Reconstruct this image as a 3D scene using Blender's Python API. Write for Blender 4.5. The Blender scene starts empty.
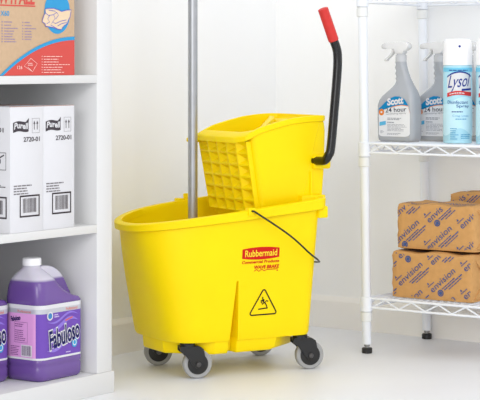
import bpy, bmesh, math, random
from mathutils import Vector, Matrix, noise
random.seed(7)
SC = bpy.context.scene
COL = SC.collection
R = math.radians

# ------------------------------------------------------------------ camera, world, lights, exposure
cam_d = bpy.data.cameras.new('camera')
cam = bpy.data.objects.new('camera', cam_d)
COL.objects.link(cam)
cam.location = (0, 0, 0.78)
cam.rotation_euler = (R(90), 0, 0)
cam_d.sensor_width = 36
cam_d.lens = 36 * 1895 / 480
cam_d.shift_y = -140 / 480
cam_d.clip_end = 60
SC.camera = cam

w = bpy.data.worlds.new('world')
SC.world = w
w.use_nodes = True
w.node_tree.nodes['Background'].inputs[0].default_value = (1.0, 1.0, 1.0, 1)
w.node_tree.nodes['Background'].inputs[1].default_value = 1.04

def area(name, loc, target, size, energy, col=(1, 1, 1)):
    l = bpy.data.lights.new(name, 'AREA')
    l.shape = 'RECTANGLE'
    l.size, l.size_y = size
    l.energy = energy
    l.color = col
    o = bpy.data.objects.new(name, l)
    COL.objects.link(o)
    o.location = loc
    o.rotation_euler = (Vector(target) - Vector(loc)).to_track_quat('-Z', 'Y').to_euler()
    return o

area('studio_key_light', (1.7, -1.6, 3.9), (0.0, 4.9, 0.4), (3.2, 3.2), 106, (1, 1, 1))
area('added_front_fill', (-1.5, -1.2, 1.7), (0.0, 4.9, 0.3), (1.8, 1.8), 58, (1, 1, 1))  # added fill, no visible source: lifts lower left wall and bucket's left end

SC.view_settings.view_transform = 'Standard'
SC.view_settings.look = 'None'
SC.view_settings.gamma = 1
SC.view_settings.use_curve_mapping = False
SC.view_settings.exposure = 0.0

# ------------------------------------------------------------------ helpers
def lin(c):
    return tuple(((x / 255) / 12.92 if x / 255 <= 0.04045 else ((x / 255 + 0.055) / 1.055) ** 2.4) for x in c)

MATS = {}
def mat(name, rgb, rough=0.5, metal=0.0, var=0.03, scale=40, bump=0.0, trans=0.0, alpha=1.0, spec=0.5, sss=0.0, bump_scale=None):
    if name in MATS:
        return MATS[name]
    m = bpy.data.materials.new(name)
    m.use_nodes = True
    nt = m.node_tree
    b = nt.nodes['Principled BSDF']
    c = lin(rgb)
    tc = nt.nodes.new('ShaderNodeTexCoord')
    nz = nt.nodes.new('ShaderNodeTexNoise')
    nz.inputs['Scale'].default_value = scale
    nz.inputs['Detail'].default_value = 4
    nt.links.new(tc.outputs['Object'], nz.inputs['Vector'])
    rp = nt.nodes.new('ShaderNodeValToRGB')
    rp.color_ramp.elements[0].position = 0.3
    rp.color_ramp.elements[1].position = 0.7
    rp.color_ramp.elements[0].color = tuple(max(0, x * (1 - var)) for x in c) + (1,)
    rp.color_ramp.elements[1].color = tuple(min(1, x * (1 + var)) for x in c) + (1,)
    nt.links.new(nz.outputs['Fac'], rp.inputs['Fac'])
    nt.links.new(rp.outputs['Color'], b.inputs['Base Color'])
    b.inputs['Roughness'].default_value = rough
    b.inputs['Metallic'].default_value = metal
    b.inputs['Specular IOR Level'].default_value = spec
    b.inputs['Transmission Weight'].default_value = trans
    b.inputs['Alpha'].default_value = alpha
    if sss:
        b.inputs['Subsurface Weight'].default_value = sss
        b.inputs['Subsurface Radius'].default_value = (0.02, 0.02, 0.02)
    if bump:
        nz2 = nt.nodes.new('ShaderNodeTexNoise')
        nz2.inputs['Scale'].default_value = bump_scale or scale * 4
        nz2.inputs['Detail'].default_value = 5
        nt.links.new(tc.outputs['Object'], nz2.inputs['Vector'])
        bp = nt.nodes.new('ShaderNodeBump')
        bp.inputs['Strength'].default_value = bump
        bp.inputs['Distance'].default_value = 0.002
        nt.links.new(nz2.outputs['Fac'], bp.inputs['Height'])
        nt.links.new(bp.outputs['Normal'], b.inputs['Normal'])
    MATS[name] = m
    return m

def level_mat(name, rgb_low, rgb_high, z, band, rough=0.25, trans=0.0):
    """two contents of a filled jug: liquid below height z, empty frosted plastic above it"""
    m = bpy.data.materials.new(name)
    m.use_nodes = True
    nt = m.node_tree
    b = nt.nodes['Principled BSDF']
    tc = nt.nodes.new('ShaderNodeTexCoord')
    sp = nt.nodes.new('ShaderNodeSeparateXYZ')
    nt.links.new(tc.outputs['Object'], sp.inputs[0])
    mr = nt.nodes.new('ShaderNodeMapRange')
    mr.inputs['From Min'].default_value = z - band
    mr.inputs['From Max'].default_value = z + band
    nt.links.new(sp.outputs['Z'], mr.inputs['Value'])
    rp = nt.nodes.new('ShaderNodeValToRGB')
    rp.color_ramp.elements[0].color = lin(rgb_low) + (1,)
    rp.color_ramp.elements[1].color = lin(rgb_high) + (1,)
    nt.links.new(mr.outputs[0], rp.inputs['Fac'])
    nt.links.new(rp.outputs['Color'], b.inputs['Base Color'])
    b.inputs['Roughness'].default_value = rough
    b.inputs['Transmission Weight'].default_value = trans
    b.inputs['Subsurface Weight'].default_value = 0.25
    b.inputs['Subsurface Radius'].default_value = (0.02, 0.012, 0.03)
    MATS[name] = m
    return m

def link(name, me, parent=None, loc=(0, 0, 0), rotz=0.0):
    o = bpy.data.objects.new(name, me)
    COL.objects.link(o)
    o.location = loc
    o.rotation_euler = (0, 0, rotz)
    if parent:
        o.parent = parent
    return o

def finish(me, m, smooth=35):
    if m:
        me.materials.append(m)
    if smooth:
        me.polygons.foreach_set('use_smooth', [True] * len(me.polygons))
        me.set_sharp_from_angle(angle=R(smooth))
    me.update()
    return me

def mk(name, verts, faces, m, parent=None, loc=(0, 0, 0), rotz=0.0, smooth=35, fix=True):
    me = bpy.data.meshes.new(name)
    me.from_pydata([tuple(v) for v in verts], [], [tuple(f) for f in faces])
    if fix:
        bm = bmesh.new()
        bm.from_mesh(me)
        bmesh.ops.recalc_face_normals(bm, faces=bm.faces)
        bm.to_mesh(me)
        bm.free()
    finish(me, m, smooth)
    return link(name, me, parent, loc, rotz)

class G:
    """collects the geometry of one mesh"""
    def __init__(s):
        s.v, s.f = [], []
    def add(s, v, f):
        n = len(s.v)
        s.v += [tuple(x) for x in v]
        s.f += [tuple(i + n for i in q) for q in f]
        return s
    def box(s, x0, x1, y0, y1, z0, z1):
        v = [(x, y, z) for z in (z0, z1) for y in (y0, y1) for x in (x0, x1)]
        return s.add(v, [(0, 2, 3, 1), (4, 5, 7, 6), (0, 1, 5, 4), (2, 6, 7, 3), (0, 4, 6, 2), (1, 3, 7, 5)])
    def loft(s, rings, cap0=True, cap1=True):
        n = len(rings[0])
        v = [p for r in rings for p in r]
        f = []
        for k in range(len(rings) - 1):
            for i in range(n):
                j = (i + 1) % n
                f.append((k * n + i, k * n + j, (k + 1) * n + j, (k + 1) * n + i))
        if cap0:
            f.append(tuple(range(n))[::-1])
        if cap1:
            f.append(tuple((len(rings) - 1) * n + i for i in range(n)))
        return s.add(v, f)
    def lathe(s, prof, n=32, c=(0, 0)):
        rings = [[(c[0] + r * math.cos(2 * math.pi * i / n), c[1] + r * math.sin(2 * math.pi * i / n), z) for i in range(n)] for r, z in prof]
        return s.loft(rings)
    def cyl(s, p0, p1, r0, r1=None, n=16):
        r1 = r0 if r1 is None else r1
        p0, p1 = Vector(p0), Vector(p1)
        q = (p1 - p0).to_track_quat('Z', 'Y')
        rings = []
        for p, r in ((p0, r0), (p1, r1)):
            rings.append([p + q @ Vector((r * math.cos(2 * math.pi * i / n), r * math.sin(2 * math.pi * i / n), 0)) for i in range(n)])
        return s.loft(rings)
    def tube(s, pts, r, n=10, closed=False):
        pts = [Vector(p) for p in pts]
        rings, N = [], len(pts)
        prev = None
        for i, p in enumerate(pts):
            a = pts[i - 1] if i else pts[0]
            b = pts[i + 1] if i < N - 1 else pts[-1]
            t = (b - a).normalized()
            if prev is None:
                up = Vector((0, 0, 1)) if abs(t.z) < 0.9 else Vector((1, 0, 0))
                x = t.cross(up).normalized()
            else:
                x = (prev - t * prev.dot(t)).normalized()
            prev = x
            y = t.cross(x)
            rr = r(i / (N - 1)) if callable(r) else r
            rings.append([p + x * rr * math.cos(2 * math.pi * k / n) + y * rr * math.sin(2 * math.pi * k / n) for k in range(n)])
        return s.loft(rings)
    def build(s, name, m, parent=None, loc=(0, 0, 0), rotz=0.0, smooth=35, fix=True):
        return mk(name, s.v, s.f, m, parent, loc, rotz, smooth, fix)

def spline(pts, n=8):
    """Catmull-Rom through the points"""
    P = [Vector(p) for p in pts]
    P = [P[0] * 2 - P[1]] + P + [P[-1] * 2 - P[-2]]
    out = []
    for i in range(1, len(P) - 2):
        for k in range(n):
            t = k / n
            a, b, c, d = P[i - 1:i + 3]
            out.append(0.5 * ((2 * b) + (c - a) * t + (2 * a - 5 * b + 4 * c - d) * t * t + (3 * b - a - 3 * c + d) * t ** 3))
    out.append(P[-2])
    return out

def bevel_obj(name, v, f, m, parent, bev, seg=2, loc=(0, 0, 0), rotz=0.0, ang=30):
    me = bpy.data.meshes.new(name)
    me.from_pydata([tuple(x) for x in v], [], [tuple(x) for x in f])
    bm = bmesh.new()
    bm.from_mesh(me)
    bmesh.ops.recalc_face_normals(bm, faces=bm.faces)
    if bev:
        es = [e for e in bm.edges if len(e.link_faces) == 2 and e.calc_face_angle(0) > R(ang)]
        bmesh.ops.bevel(bm, geom=es, offset=bev, segments=seg, profile=0.5, affect='EDGES', clamp_overlap=True)
    bm.to_mesh(me)
    bm.free()
    finish(me, m, 40)
    return link(name, me, parent, loc, rotz)

def bbox(name, x0, x1, y0, y1, z0, z1, m, parent=None, bev=0.002, seg=2, loc=(0, 0, 0), rotz=0.0):
    g = G().box(x0, x1, y0, y1, z0, z1)
    return bevel_obj(name, g.v, g.f, m, parent, bev, seg, loc, rotz)

def prism(name, poly, y0, y1, m, parent, bev=0.0, seg=2, ang=30):
    """poly in the xz plane, thick along y"""
    n = len(poly)
    v = [(x, y0, z) for x, z in poly] + [(x, y1, z) for x, z in poly]
    f = [tuple(range(n)), tuple(range(2 * n - 1, n - 1, -1))] + [(i, i + n, (i + 1) % n + n, (i + 1) % n) for i in range(n)]
    return bevel_obj(name, v, f, m, parent, bev, seg, ang=ang)

def empty(name, label, cat, loc=(0, 0, 0), rotz=0.0, group=None):
    o = bpy.data.objects.new(name, None)
    o.empty_display_size = 0.05
    COL.objects.link(o)
    o.location = loc
    o.rotation_euler = (0, 0, rotz)
    o['label'] = label
    o['category'] = cat
    if group:
        o['group'] = group
    return o

def copy_tree(o, parent=None):
    c = o.copy()
    COL.objects.link(c)
    c.parent = parent
    for ch in list(o.children):
        copy_tree(ch, c)
    return c

# ---- flat print -----------------------------------------------------------
_TXT = {}
def text_geo(s, bold=0.0):
    k = (s, bold)
    if k not in _TXT:
        cu = bpy.data.curves.new('t', 'FONT')
        cu.body = s
        cu.offset = bold
        cu.resolution_u = 3
        o = bpy.data.objects.new('t', cu)
        COL.objects.link(o)
        bpy.context.view_layer.update()
        me = o.evaluated_get(bpy.context.evaluated_depsgraph_get()).to_mesh()
        v = [(p.co.x, p.co.y) for p in me.vertices]
        f = [tuple(p.vertices) for p in me.polygons]
        o.to_mesh_clear()
        bpy.data.objects.remove(o)
        bpy.data.curves.remove(cu)
        _TXT[k] = (v, f)
    return _TXT[k]

class P2:
    """2-D print: shapes in face coordinates (metres), mapped onto a surface at build time"""
    def __init__(s):
        s.v, s.f = [], []
    def add(s, v, f):
        n = len(s.v)
        s.v += list(v)
        s.f += [tuple(i + n for i in q) for q in f]
        return s
    def text(s, t, x0, x1, z0, z1, bold=0.0, shear=0.0, rot=0.0, arc=0.0):
        v, f = text_geo(t, bold)
        v0 = text_geo(t, 0.0)[0]
        xs = [p[0] for p in v0]
        zs = [p[1] for p in v0]
        ax, bx_, az, bz = min(xs), max(xs), min(zs), max(zs)
        out = []
        for x, z in v:
            a, b = (x - ax) / (bx_ - ax), (z - az) / (bz - az)
            px, pz = x0 + a * (x1 - x0) + shear * b * (z1 - z0), z0 + b * (z1 - z0) + arc * (1 - (2 * a - 1) ** 2)
            if rot:
                cx, cz = (x0 + x1) / 2, (z0 + z1) / 2
                dx, dz = px - cx, pz - cz
                px, pz = cx + dx * math.cos(rot) - dz * math.sin(rot), cz + dx * math.sin(rot) + dz * math.cos(rot)
            out.append((px, pz))
        return s.add(out, f)
    def rect(s, x0, x1, z0, z1, n=1):
        for i in range(n):
            a, b = x0 + (x1 - x0) * i / n, x0 + (x1 - x0) * (i + 1) / n
            s.add([(a, z0), (b, z0), (b, z1), (a, z1)], [(0, 1, 2, 3)])
        return s
    def frame(s, x0, x1, z0, z1, t):
        return s.rect(x0, x1, z0, z0 + t).rect(x0, x1, z1 - t, z1).rect(x0, x0 + t, z0 + t, z1 - t).rect(x1 - t, x1, z0 + t, z1 - t)
    def poly(s, pts):
        return s.add(pts, [tuple(range(len(pts)))])
    def strip(s, x0, x1, lo, hi, n=24):
        v, f = [], []
        for i in range(n + 1):
            x = x0 + (x1 - x0) * i / n
            v += [(x, lo(x)), (x, hi(x))]
        for i in range(n):
            f.append((2 * i, 2 * i + 2, 2 * i + 3, 2 * i + 1))
        return s.add(v, f)
    def ellipse(s, cx, cz, rx, rz, n=28):
        return s.strip(cx - rx, cx + rx, lambda x: cz - rz * math.sqrt(max(0, 1 - ((x - cx) / rx) ** 2)),
                       lambda x: cz + rz * math.sqrt(max(0, 1 - ((x - cx) / rx) ** 2)), n)
    def ring(s, cx, cz, r0, r1, n=28):
        v = [(cx + r * math.cos(2 * math.pi * i / n), cz + r * math.sin(2 * math.pi * i / n)) for r in (r0, r1) for i in range(n)]
        return s.add(v, [(i, (i + 1) % n, (i + 1) % n + n, i + n) for i in range(n)])
    def line(s, pts, t, closed=False):
        P = [Vector(p) for p in pts]
        n = len(P)
        v = []
        for i, p in enumerate(P):
            a = P[i - 1] if (i or closed) else P[i]
            b = P[(i + 1) % n] if (i < n - 1 or closed) else P[i]
            d = (b - a).normalized()
            nn = Vector((-d.y, d.x)) * t / 2
            v += [tuple(p + nn), tuple(p - nn)]
        f = [(2 * i, 2 * i + 1, (2 * i + 3) % (2 * n), (2 * i + 2) % (2 * n)) for i in range(n if closed else n - 1)]
        return s.add(v, f)
    def small(s, x0, x1, z0, z1, rows, seed=1, fill=0.6, words=True):
        rg = random.Random(seed)
        h = (z1 - z0) / rows
        for r in range(rows):
            za = z1 - (r + 1) * h
            x = x0
            end = x0 + (x1 - x0) * rg.uniform(0.6, 1.0)
            while x < end:
                wd = (x1 - x0) * rg.uniform(0.06, 0.2)
                s.rect(x, min(end, x + wd), za + h * 0.2, za + h * (0.2 + fill))
                x += wd + (x1 - x0) * 0.025
        return s
    def barcode(s, x0, x1, z0, z1, seed=3, n=22):
        rg = random.Random(seed)
        st = (x1 - x0) / n
        for i in range(n):
            s.rect(x0 + i * st, x0 + i * st + st * rg.choice((0.35, 0.5, 0.75)), z0, z1)
        return s
    def build(s, name, m, parent, fn):
        v = [fn(x, z) for x, z in s.v]
        me = bpy.data.meshes.new(name)
        me.from_pydata([tuple(p) for p in v], [], s.f)
        finish(me, m, 0)
        return link(name, me, parent)

def on_front(y, ox=0.0, oz=0.0, lift=0.0006):
    return lambda x, z: (ox + x, y - lift, oz + z)

def ink(name, rgb):
    return mat('ink_' + name, rgb, 0.6, var=0.01, scale=20, spec=0.12)

# ------------------------------------------------------------------ materials
wall_m = mat('wall_paint', (249, 250, 251), 0.75, var=0.008, scale=6, bump=0.03, bump_scale=180, spec=0.2)
base_m = mat('baseboard_paint', (246, 244, 241), 0.6, var=0.01, scale=8, spec=0.3)
floor_m = mat('floor_vinyl', (235, 237, 242), 0.42, var=0.012, scale=5, bump=0.02, bump_scale=120, spec=0.3)
lam_m = mat('white_laminate', (221, 221, 221), 0.45, var=0.006, scale=10, spec=0.35)
yel = mat('yellow_plastic', (251, 220, 0), 0.42, var=0.012, scale=12, bump=0.02, bump_scale=300, spec=0.18, sss=0.2)
yel.node_tree.nodes['Principled BSDF'].inputs['Subsurface Radius'].default_value = (0.02, 0.010, 0.001)
blk = mat('black_plastic', (24, 24, 26), 0.42, var=0.08, scale=60)
blk_rod = mat('black_painted_steel', (11, 11, 13), 0.22, var=0.05, scale=60)
gry_rub = mat('grey_rubber', (158, 158, 158), 0.55, var=0.05, scale=60)
alu = mat('brushed_aluminium', (172, 174, 178), 0.34, metal=0.75, var=0.05, scale=30)
red_grip = mat('red_vinyl_grip', (204, 42, 36), 0.5, var=0.04, scale=90, bump=0.1)
wire_m = mat('white_epoxy_steel', (236, 240, 247), 0.35, var=0.01, scale=20)
cream_m = mat('cream_plastic_sleeve', (232, 234, 234), 0.4, var=0.01)
steel_m = mat('steel', (150, 150, 150), 0.3, metal=0.9)
kraft = mat('kraft_carton', (200, 171, 140), 0.8, var=0.035, scale=90, bump=0.05, spec=0.15)
kraft_pack = mat('brown_wrapping_paper', (202, 154, 98), 0.7, var=0.05, scale=60, bump=0.22, bump_scale=45, spec=0.12)
white_card = mat('white_card', (219, 219, 223), 0.6, var=0.006, scale=30, spec=0.2)
grey_pl = mat('silver_grey_plastic', (168, 172, 178), 0.24, var=0.02, scale=30, spec=0.5)
frost = mat('frosted_white_plastic', (250, 250, 250), 0.25, var=0.005, trans=0.35, scale=20)
white_pl = mat('white_plastic', (248, 248, 250), 0.3, var=0.005)
can_blue = mat('pale_blue_can', (172, 221, 238), 0.25, var=0.03, scale=14, spec=0.5)

# ------------------------------------------------------------------ the room
A = R(35.5)
e1 = Vector((math.sin(A), math.cos(A)))
e2 = Vector((-math.cos(A), math.sin(A)))
CX, CY = 0.1072, 5.6416
ROT_L = R(54.5)     # local x runs along the left wall towards the corner
ROT_R = R(-35.5)    # local x runs along the right wall away from the corner

def struct(o):
    o['kind'] = 'structure'
    return o
fg = G().box(-4.2, 4.2, -5.5, 0.12, -0.05, 0.0)
f0 = fg.build('floor', floor_m, None, (CX, CY, 0), ROT_R, smooth=0)
f0.location = (CX, CY, 0)
struct(f0)
f0['label'] = 'pale off-white floor under the mop bucket'
wl = struct(G().box(-4.0, 0.12, 0.0, 0.12, 0.0, 2.6).build('wall_left', wall_m, None, (CX, CY, 0), ROT_L, smooth=0))
wl['label'] = 'white wall behind the cube bookcase'
wr = struct(G().box(0.0, 4.0, 0.0, 0.12, 0.0, 2.6).build('wall_right', wall_m, None, (CX, CY, 0), ROT_R, smooth=0))
wr['label'] = 'white wall behind the wire shelving'
def baseboard(name, x0, x1, rot, label):
    prof = [(0.0, 0.0), (-0.013, 0.0), (-0.013, 0.078), (-0.010, 0.084), (-0.004, 0.092), (0.0, 0.092)]
    v = [(x, y, z) for x in (x0, x1) for y, z in prof]
    n = len(prof)
    f = [tuple(range(n)), tuple(range(2 * n - 1, n - 1, -1))] + [(i, i + n, (i + 1) % n + n, (i + 1) % n) for i in range(n)]
    o = struct(mk(name, v, f, base_m, None, (CX, CY, 0), rot, smooth=0))
    o['label'] = label
baseboard('baseboard_left', -4.0, -0.001, ROT_L, 'white skirting board along the wall behind the bookcase')
baseboard('baseboard_right', 0.014, 4.0, ROT_R, 'white skirting board along the wall behind the wire shelving')

# ------------------------------------------------------------------ bookcase at the left
BX, BY = -0.3007, 4.452
bk = empty('bookcase', 'white open cubby bookcase with thick side panel at the left edge', 'bookcase', (BX, BY, 0), ROT_L)
BD = 0.335
bbox('base_board', -0.90, 0.004, -0.004, BD, 0.0, 0.050, lam_m, bk, 0.0015)
bbox('side_panel', -0.055, 0.0, 0.0, BD, 0.050, 1.12, lam_m, bk, 0.0015)
bbox('side_panel', -0.895, -0.84, 0.0, BD, 0.050, 1.12, lam_m, bk, 0.0015)
for z0, z1 in ((0.378, 0.397), (0.7265, 0.745)):
    bbox('shelf', -0.84, -0.055, 0.0, BD - 0.008, z0, z1, lam_m, bk, 0.001)
bbox('top_board', -0.895, 0.0, 0.0, BD, 1.12, 1.17, lam_m, bk, 0.0015)
bbox('back_panel', -0.84, -0.055, BD - 0.008, BD, 0.050, 1.12, lam_m, bk, 0.0)

def in_book(x, y, z):
    p = Vector((BX, BY)) + e1 * x + e2 * y
    return (p.x, p.y, z)

# ---- two white cartons on the middle shelf
def white_carton(label, lx, ly):
    W, D, H = 0.1085, 0.25, 0.279
    t = empty('carton', label, 'box', in_book(lx, ly, 0.397), ROT_L, 'white cartons on the middle shelf')
    bbox('body', 0, W, 0, D, 0, H, white_card, t, 0.001)
    kr = G()
    kr.box(0.001, W - 0.001, 0.0006, 0.004, H, H + 0.0012)
    kr.box(0.001, W - 0.001, D / 2 - 0.001, D / 2 + 0.001, H, H + 0.0012)
    kr.build('flap_edge', mat('brown_board_edge', (170, 125, 110), 0.8), t, smooth=0)
    dk, fn = ink('charcoal', (72, 66, 72)), on_front(0)
    X, Z = (lambda q: q * W), (lambda q: q * H)
    lg = P2()
    x0, x1, z0, z1 = X(.08), X(.55), Z(.805), Z(.885)
    wob = lambda x: 0.0018 * math.sin((x - x0) / (x1 - x0) * 6.0 - 0.4) + (x - x0) * 0.05
    lg.strip(x0, x1, lambda x: z0 + wob(x) - 0.002, lambda x: z1 - 0.002 + wob(x), 24)
    lg.poly([(x1 - .012, z1 - .004), (x1, z1 - .004), (x1 + .001, z1 + .007)])
    lo = lg.build('logo', dk, t, fn)
    P2().text('Purell', X(.11), X(.51), Z(.822), Z(.868), bold=0.03, shear=0.12).build('lettering', white_card, lo, lambda x, z: (x, -.0011, z + wob(x)))
    ar = P2()
    ar.line([(X(.66), Z(.79)), (X(.88), Z(.79)), (X(.88), Z(.905)), (X(.66), Z(.905))], 0.0008, True)
    for xc in (.725, .815):
        ar.rect(X(xc) - 0.0009, X(xc) + 0.0009, Z(.815), Z(.87))
        ar.poly([(X(xc) - 0.0032, Z(.862)), (X(xc) + 0.0032, Z(.862)), (X(xc), Z(.888))])
    ar.build('arrow_mark', dk, t, fn)
    P2().text('2720-01', X(.40), X(.89), Z(.722), Z(.758), bold=0.02).build('lettering', dk, t, fn)
    P2().small(X(.10), X(.74), Z(.30), Z(.385), 4, 5, 0.45).build('small_print', ink('mid_grey', (120, 116, 120)), t, fn)
    P2().frame(X(.28), X(.89), Z(.12), Z(.295), 0.0035).build('barcode_frame', ink('near_black', (60, 52, 56)), t, fn)
    P2().barcode(X(.38), X(.80), Z(.155), Z(.27), 9, 18).build('barcode', ink('mid_grey', (120, 116, 120)), t, fn)
    # side face (local x = 0), read from the front edge backwards
    sd = lambda x, z: (-0.0006, D - x, z)
    P2().text('2720-01', D - 0.080, D - 0.020, Z(.80), Z(.835), bold=0.02).build('lettering', dk, t, sd)
    P2().frame(D - 0.075, D - 0.010, Z(.115), Z(.29), 0.0035).barcode(D - 0.065, D - 0.02, Z(.15), Z(.26), 4, 14).build('barcode', dk, t, sd)
    s2 = P2().frame(D - 0.06, D - 0.012, Z(.50), Z(.64), 0.0012)
    s2.ring(D - 0.036, Z(.57), 0.006, 0.0085).line([(D - 0.05, Z(.53)), (D - 0.03, Z(.60)), (D - 0.018, Z(.62))], 0.003)
    s2.build('pictogram', dk, t, sd)
    P2().small(D - 0.06, D - 0.014, Z(.36), Z(.385), 2, 8).build('small_print', dk, t, sd)
    return t
white_carton('white carton with dark barcode, left one, its side face showing', -0.3475, 0.004)
white_carton('white carton with dark barcode, right one, nearest the bookcase side panel', -0.2370, 0.006)

# ---- kraft carton of wipes on the top shelf
def wipes_carton():
    W, D, H = 0.42, 0.24, 0.235
    t = empty('carton', 'large tan carton with red and blue print on the upper shelf', 'box', in_book(-0.128 - W, 0.006, 0.745), ROT_L)
    bbox('body', 0, W, 0, D, 0, H, kraft, t, 0.0015)
    bl, rd = ink('carton_blue', (58, 152, 204)), ink('poppy_red', (208, 84, 78))
    ol = ink('violet_blue', (104, 104, 190))
    fn, fn2, fn3 = on_front(0), on_front(0, lift=0.0011), on_front(0, lift=0.0016)
    X = lambda px: W + (px - 72) * 0.00338          # px along the face, 72 = its right edge
    Z = lambda py: (75.5 - py) * 0.00222
    # red swoosh with blue upper border
    def arc(px):
        q = (72 - px) / 76.0
        return 38.5 + 3.0 * q + 38.0 * q ** 2.1
    P2().strip(X(-8), X(71.7), lambda x: 0.0006, lambda x: max(0.0007, Z(arc(72 + (x - W) / 0.00338))), 60).build('red_panel', rd, t, fn)
    P2().strip(X(-2.6), X(71.7), lambda x: max(0.0006, Z(arc(72 + (x - W) / 0.00338) + 0.6)), lambda x: max(0.0008, Z(arc(72 + (x - W) / 0.00338) - 3.0)), 60).build('blue_border', bl, t, fn2)
    P2().text('WYPALL', X(-3.5), X(31), Z(3.6), Z(-9.5), bold=0.035, shear=0.08).rect(X(-3.5), X(32), Z(6.2), Z(4.9)).build('lettering', rd, t, fn)
    P2().text('X60', X(-1.5), X(6.5), Z(16), Z(11.2), bold=0.02).build('lettering', bl, t, fn)
    P2().ellipse(X(54), Z(11), 13.2 * 0.00338, 22 * 0.00222).build('blue_oval', bl, t, fn)
    hand = [(68, 8), (63, 8.5), (58, 10), (55, 8.5), (50, 7), (45, 7.2), (41.5, 8), (41.8, 12), (40.5, 14), (39, 18.5), (38.6, 21), (41.5, 23), (42, 25.5), (46, 26), (50, 26.8), (54, 28.2), (58, 28.6), (59, 26.5), (61, 24.5), (64, 22), (65, 19), (66.8, 15.5), (67.5, 11)]
    hp = [(X(a), Z(b)) for a, b in hand]
    hd = P2().poly(hp).build('hand_picture', mat('ink_pale_tan', (228, 204, 172), 0.8, var=0.02, scale=90), t, fn2)
    ln = P2().line(hp, 0.0019, True)
    for seg in ([(41.8, 12), (45, 14.5), (50, 13.5), (53, 11)], [(46, 14.5), (44, 18), (46, 21), (43, 23)], [(50, 13.5), (51.5, 17), (49, 21), (52, 22.5)], [(53, 11), (55, 14), (52, 18)],
                [(52, 22.5), (57, 20), (63, 18.5)], [(54, 25), (58, 22.5), (63.5, 21)], [(49, 21), (47, 24), (54, 28)], [(45, 9), (52, 10)]):
        ln.line([(X(a), Z(b)) for a, b in seg], 0.0014)
    ln.build('hand_outline', ol, hd, fn3)
    pr = P2()
    rows = [(22, 4), (25.2, 5), (28.2, 7), (31, 5), (33.8, 5), (36.5, 5.5), (39, 6), (41.5, 7)]
    for i, (py, wd) in enumerate(rows):
        pr.small(X(-0.8), X(0.9), Z(py + .9), Z(py - .9), 1, i)
        pr.small(X(1.8), X(2.0 + wd * 1.9), Z(py + .9), Z(py - .9), 1, i + 20, 0.5)
        if i < 7:
            pr.small(X(19), X(20.4), Z(py + .9), Z(py - .9), 1, i + 40)
            pr.small(X(21.5), X(22 + wd * 1.6), Z(py + .9), Z(py - .9), 1, i + 60, 0.5)
    pr.build('small_print', ink('greyed_violet', (152, 136, 168)), t, fn)
    wp = P2()
    for i, py in enumerate((56, 58.8, 61.6, 64.3, 67, 69.6, 72.2)):
        wp.small(X(38), X(39), Z(py + .8), Z(py - .8), 1, i + 80)
        wp.small(X(40), X(67.5 - (i % 3) * 4), Z(py + .8), Z(py - .8), 1, i + 90, 0.42)
    wp.line([(X(20.8), Z(66)), (X(27.3), Z(58)), (X(33.5), Z(63.5)), (X(29), Z(71.5))], 0.0012, True)
    wp.line([(X(24), Z(66.8)), (X(29), Z(71.5)), (X(31.5), Z(66.5))], 0.0010)
    wp.small(X(24.3), X(30.5), Z(65.6), Z(62), 2, 7, 0.4)
    wp.text('126', X(14), X(18.8), Z(68.8), Z(65.6), bold=0.005)
    wp.build('white_print', ink('pale_pink', (244, 206, 198)), t, fn3)
wipes_carton()

# ---- purple cleaner jugs on the bottom of the bookcase
def rrect(x0, x1, hd, r, z, n=6, yc=0.0):
    r = min(r, (x1 - x0) / 2 - 1e-4, hd - 1e-4)
    pts = []
    for cx, cy, a0 in ((x1 - r, yc + hd - r, 0), (x0 + r, yc + hd - r, 90), (x0 + r, yc - hd + r, 180), (x1 - r, yc - hd + r, 270)):
        for k in range(n + 1):
            a = R(a0 + 90 * k / n)
            pts.append((cx + r * math.cos(a), cy + r * math.sin(a), z))
    return pts

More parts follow.
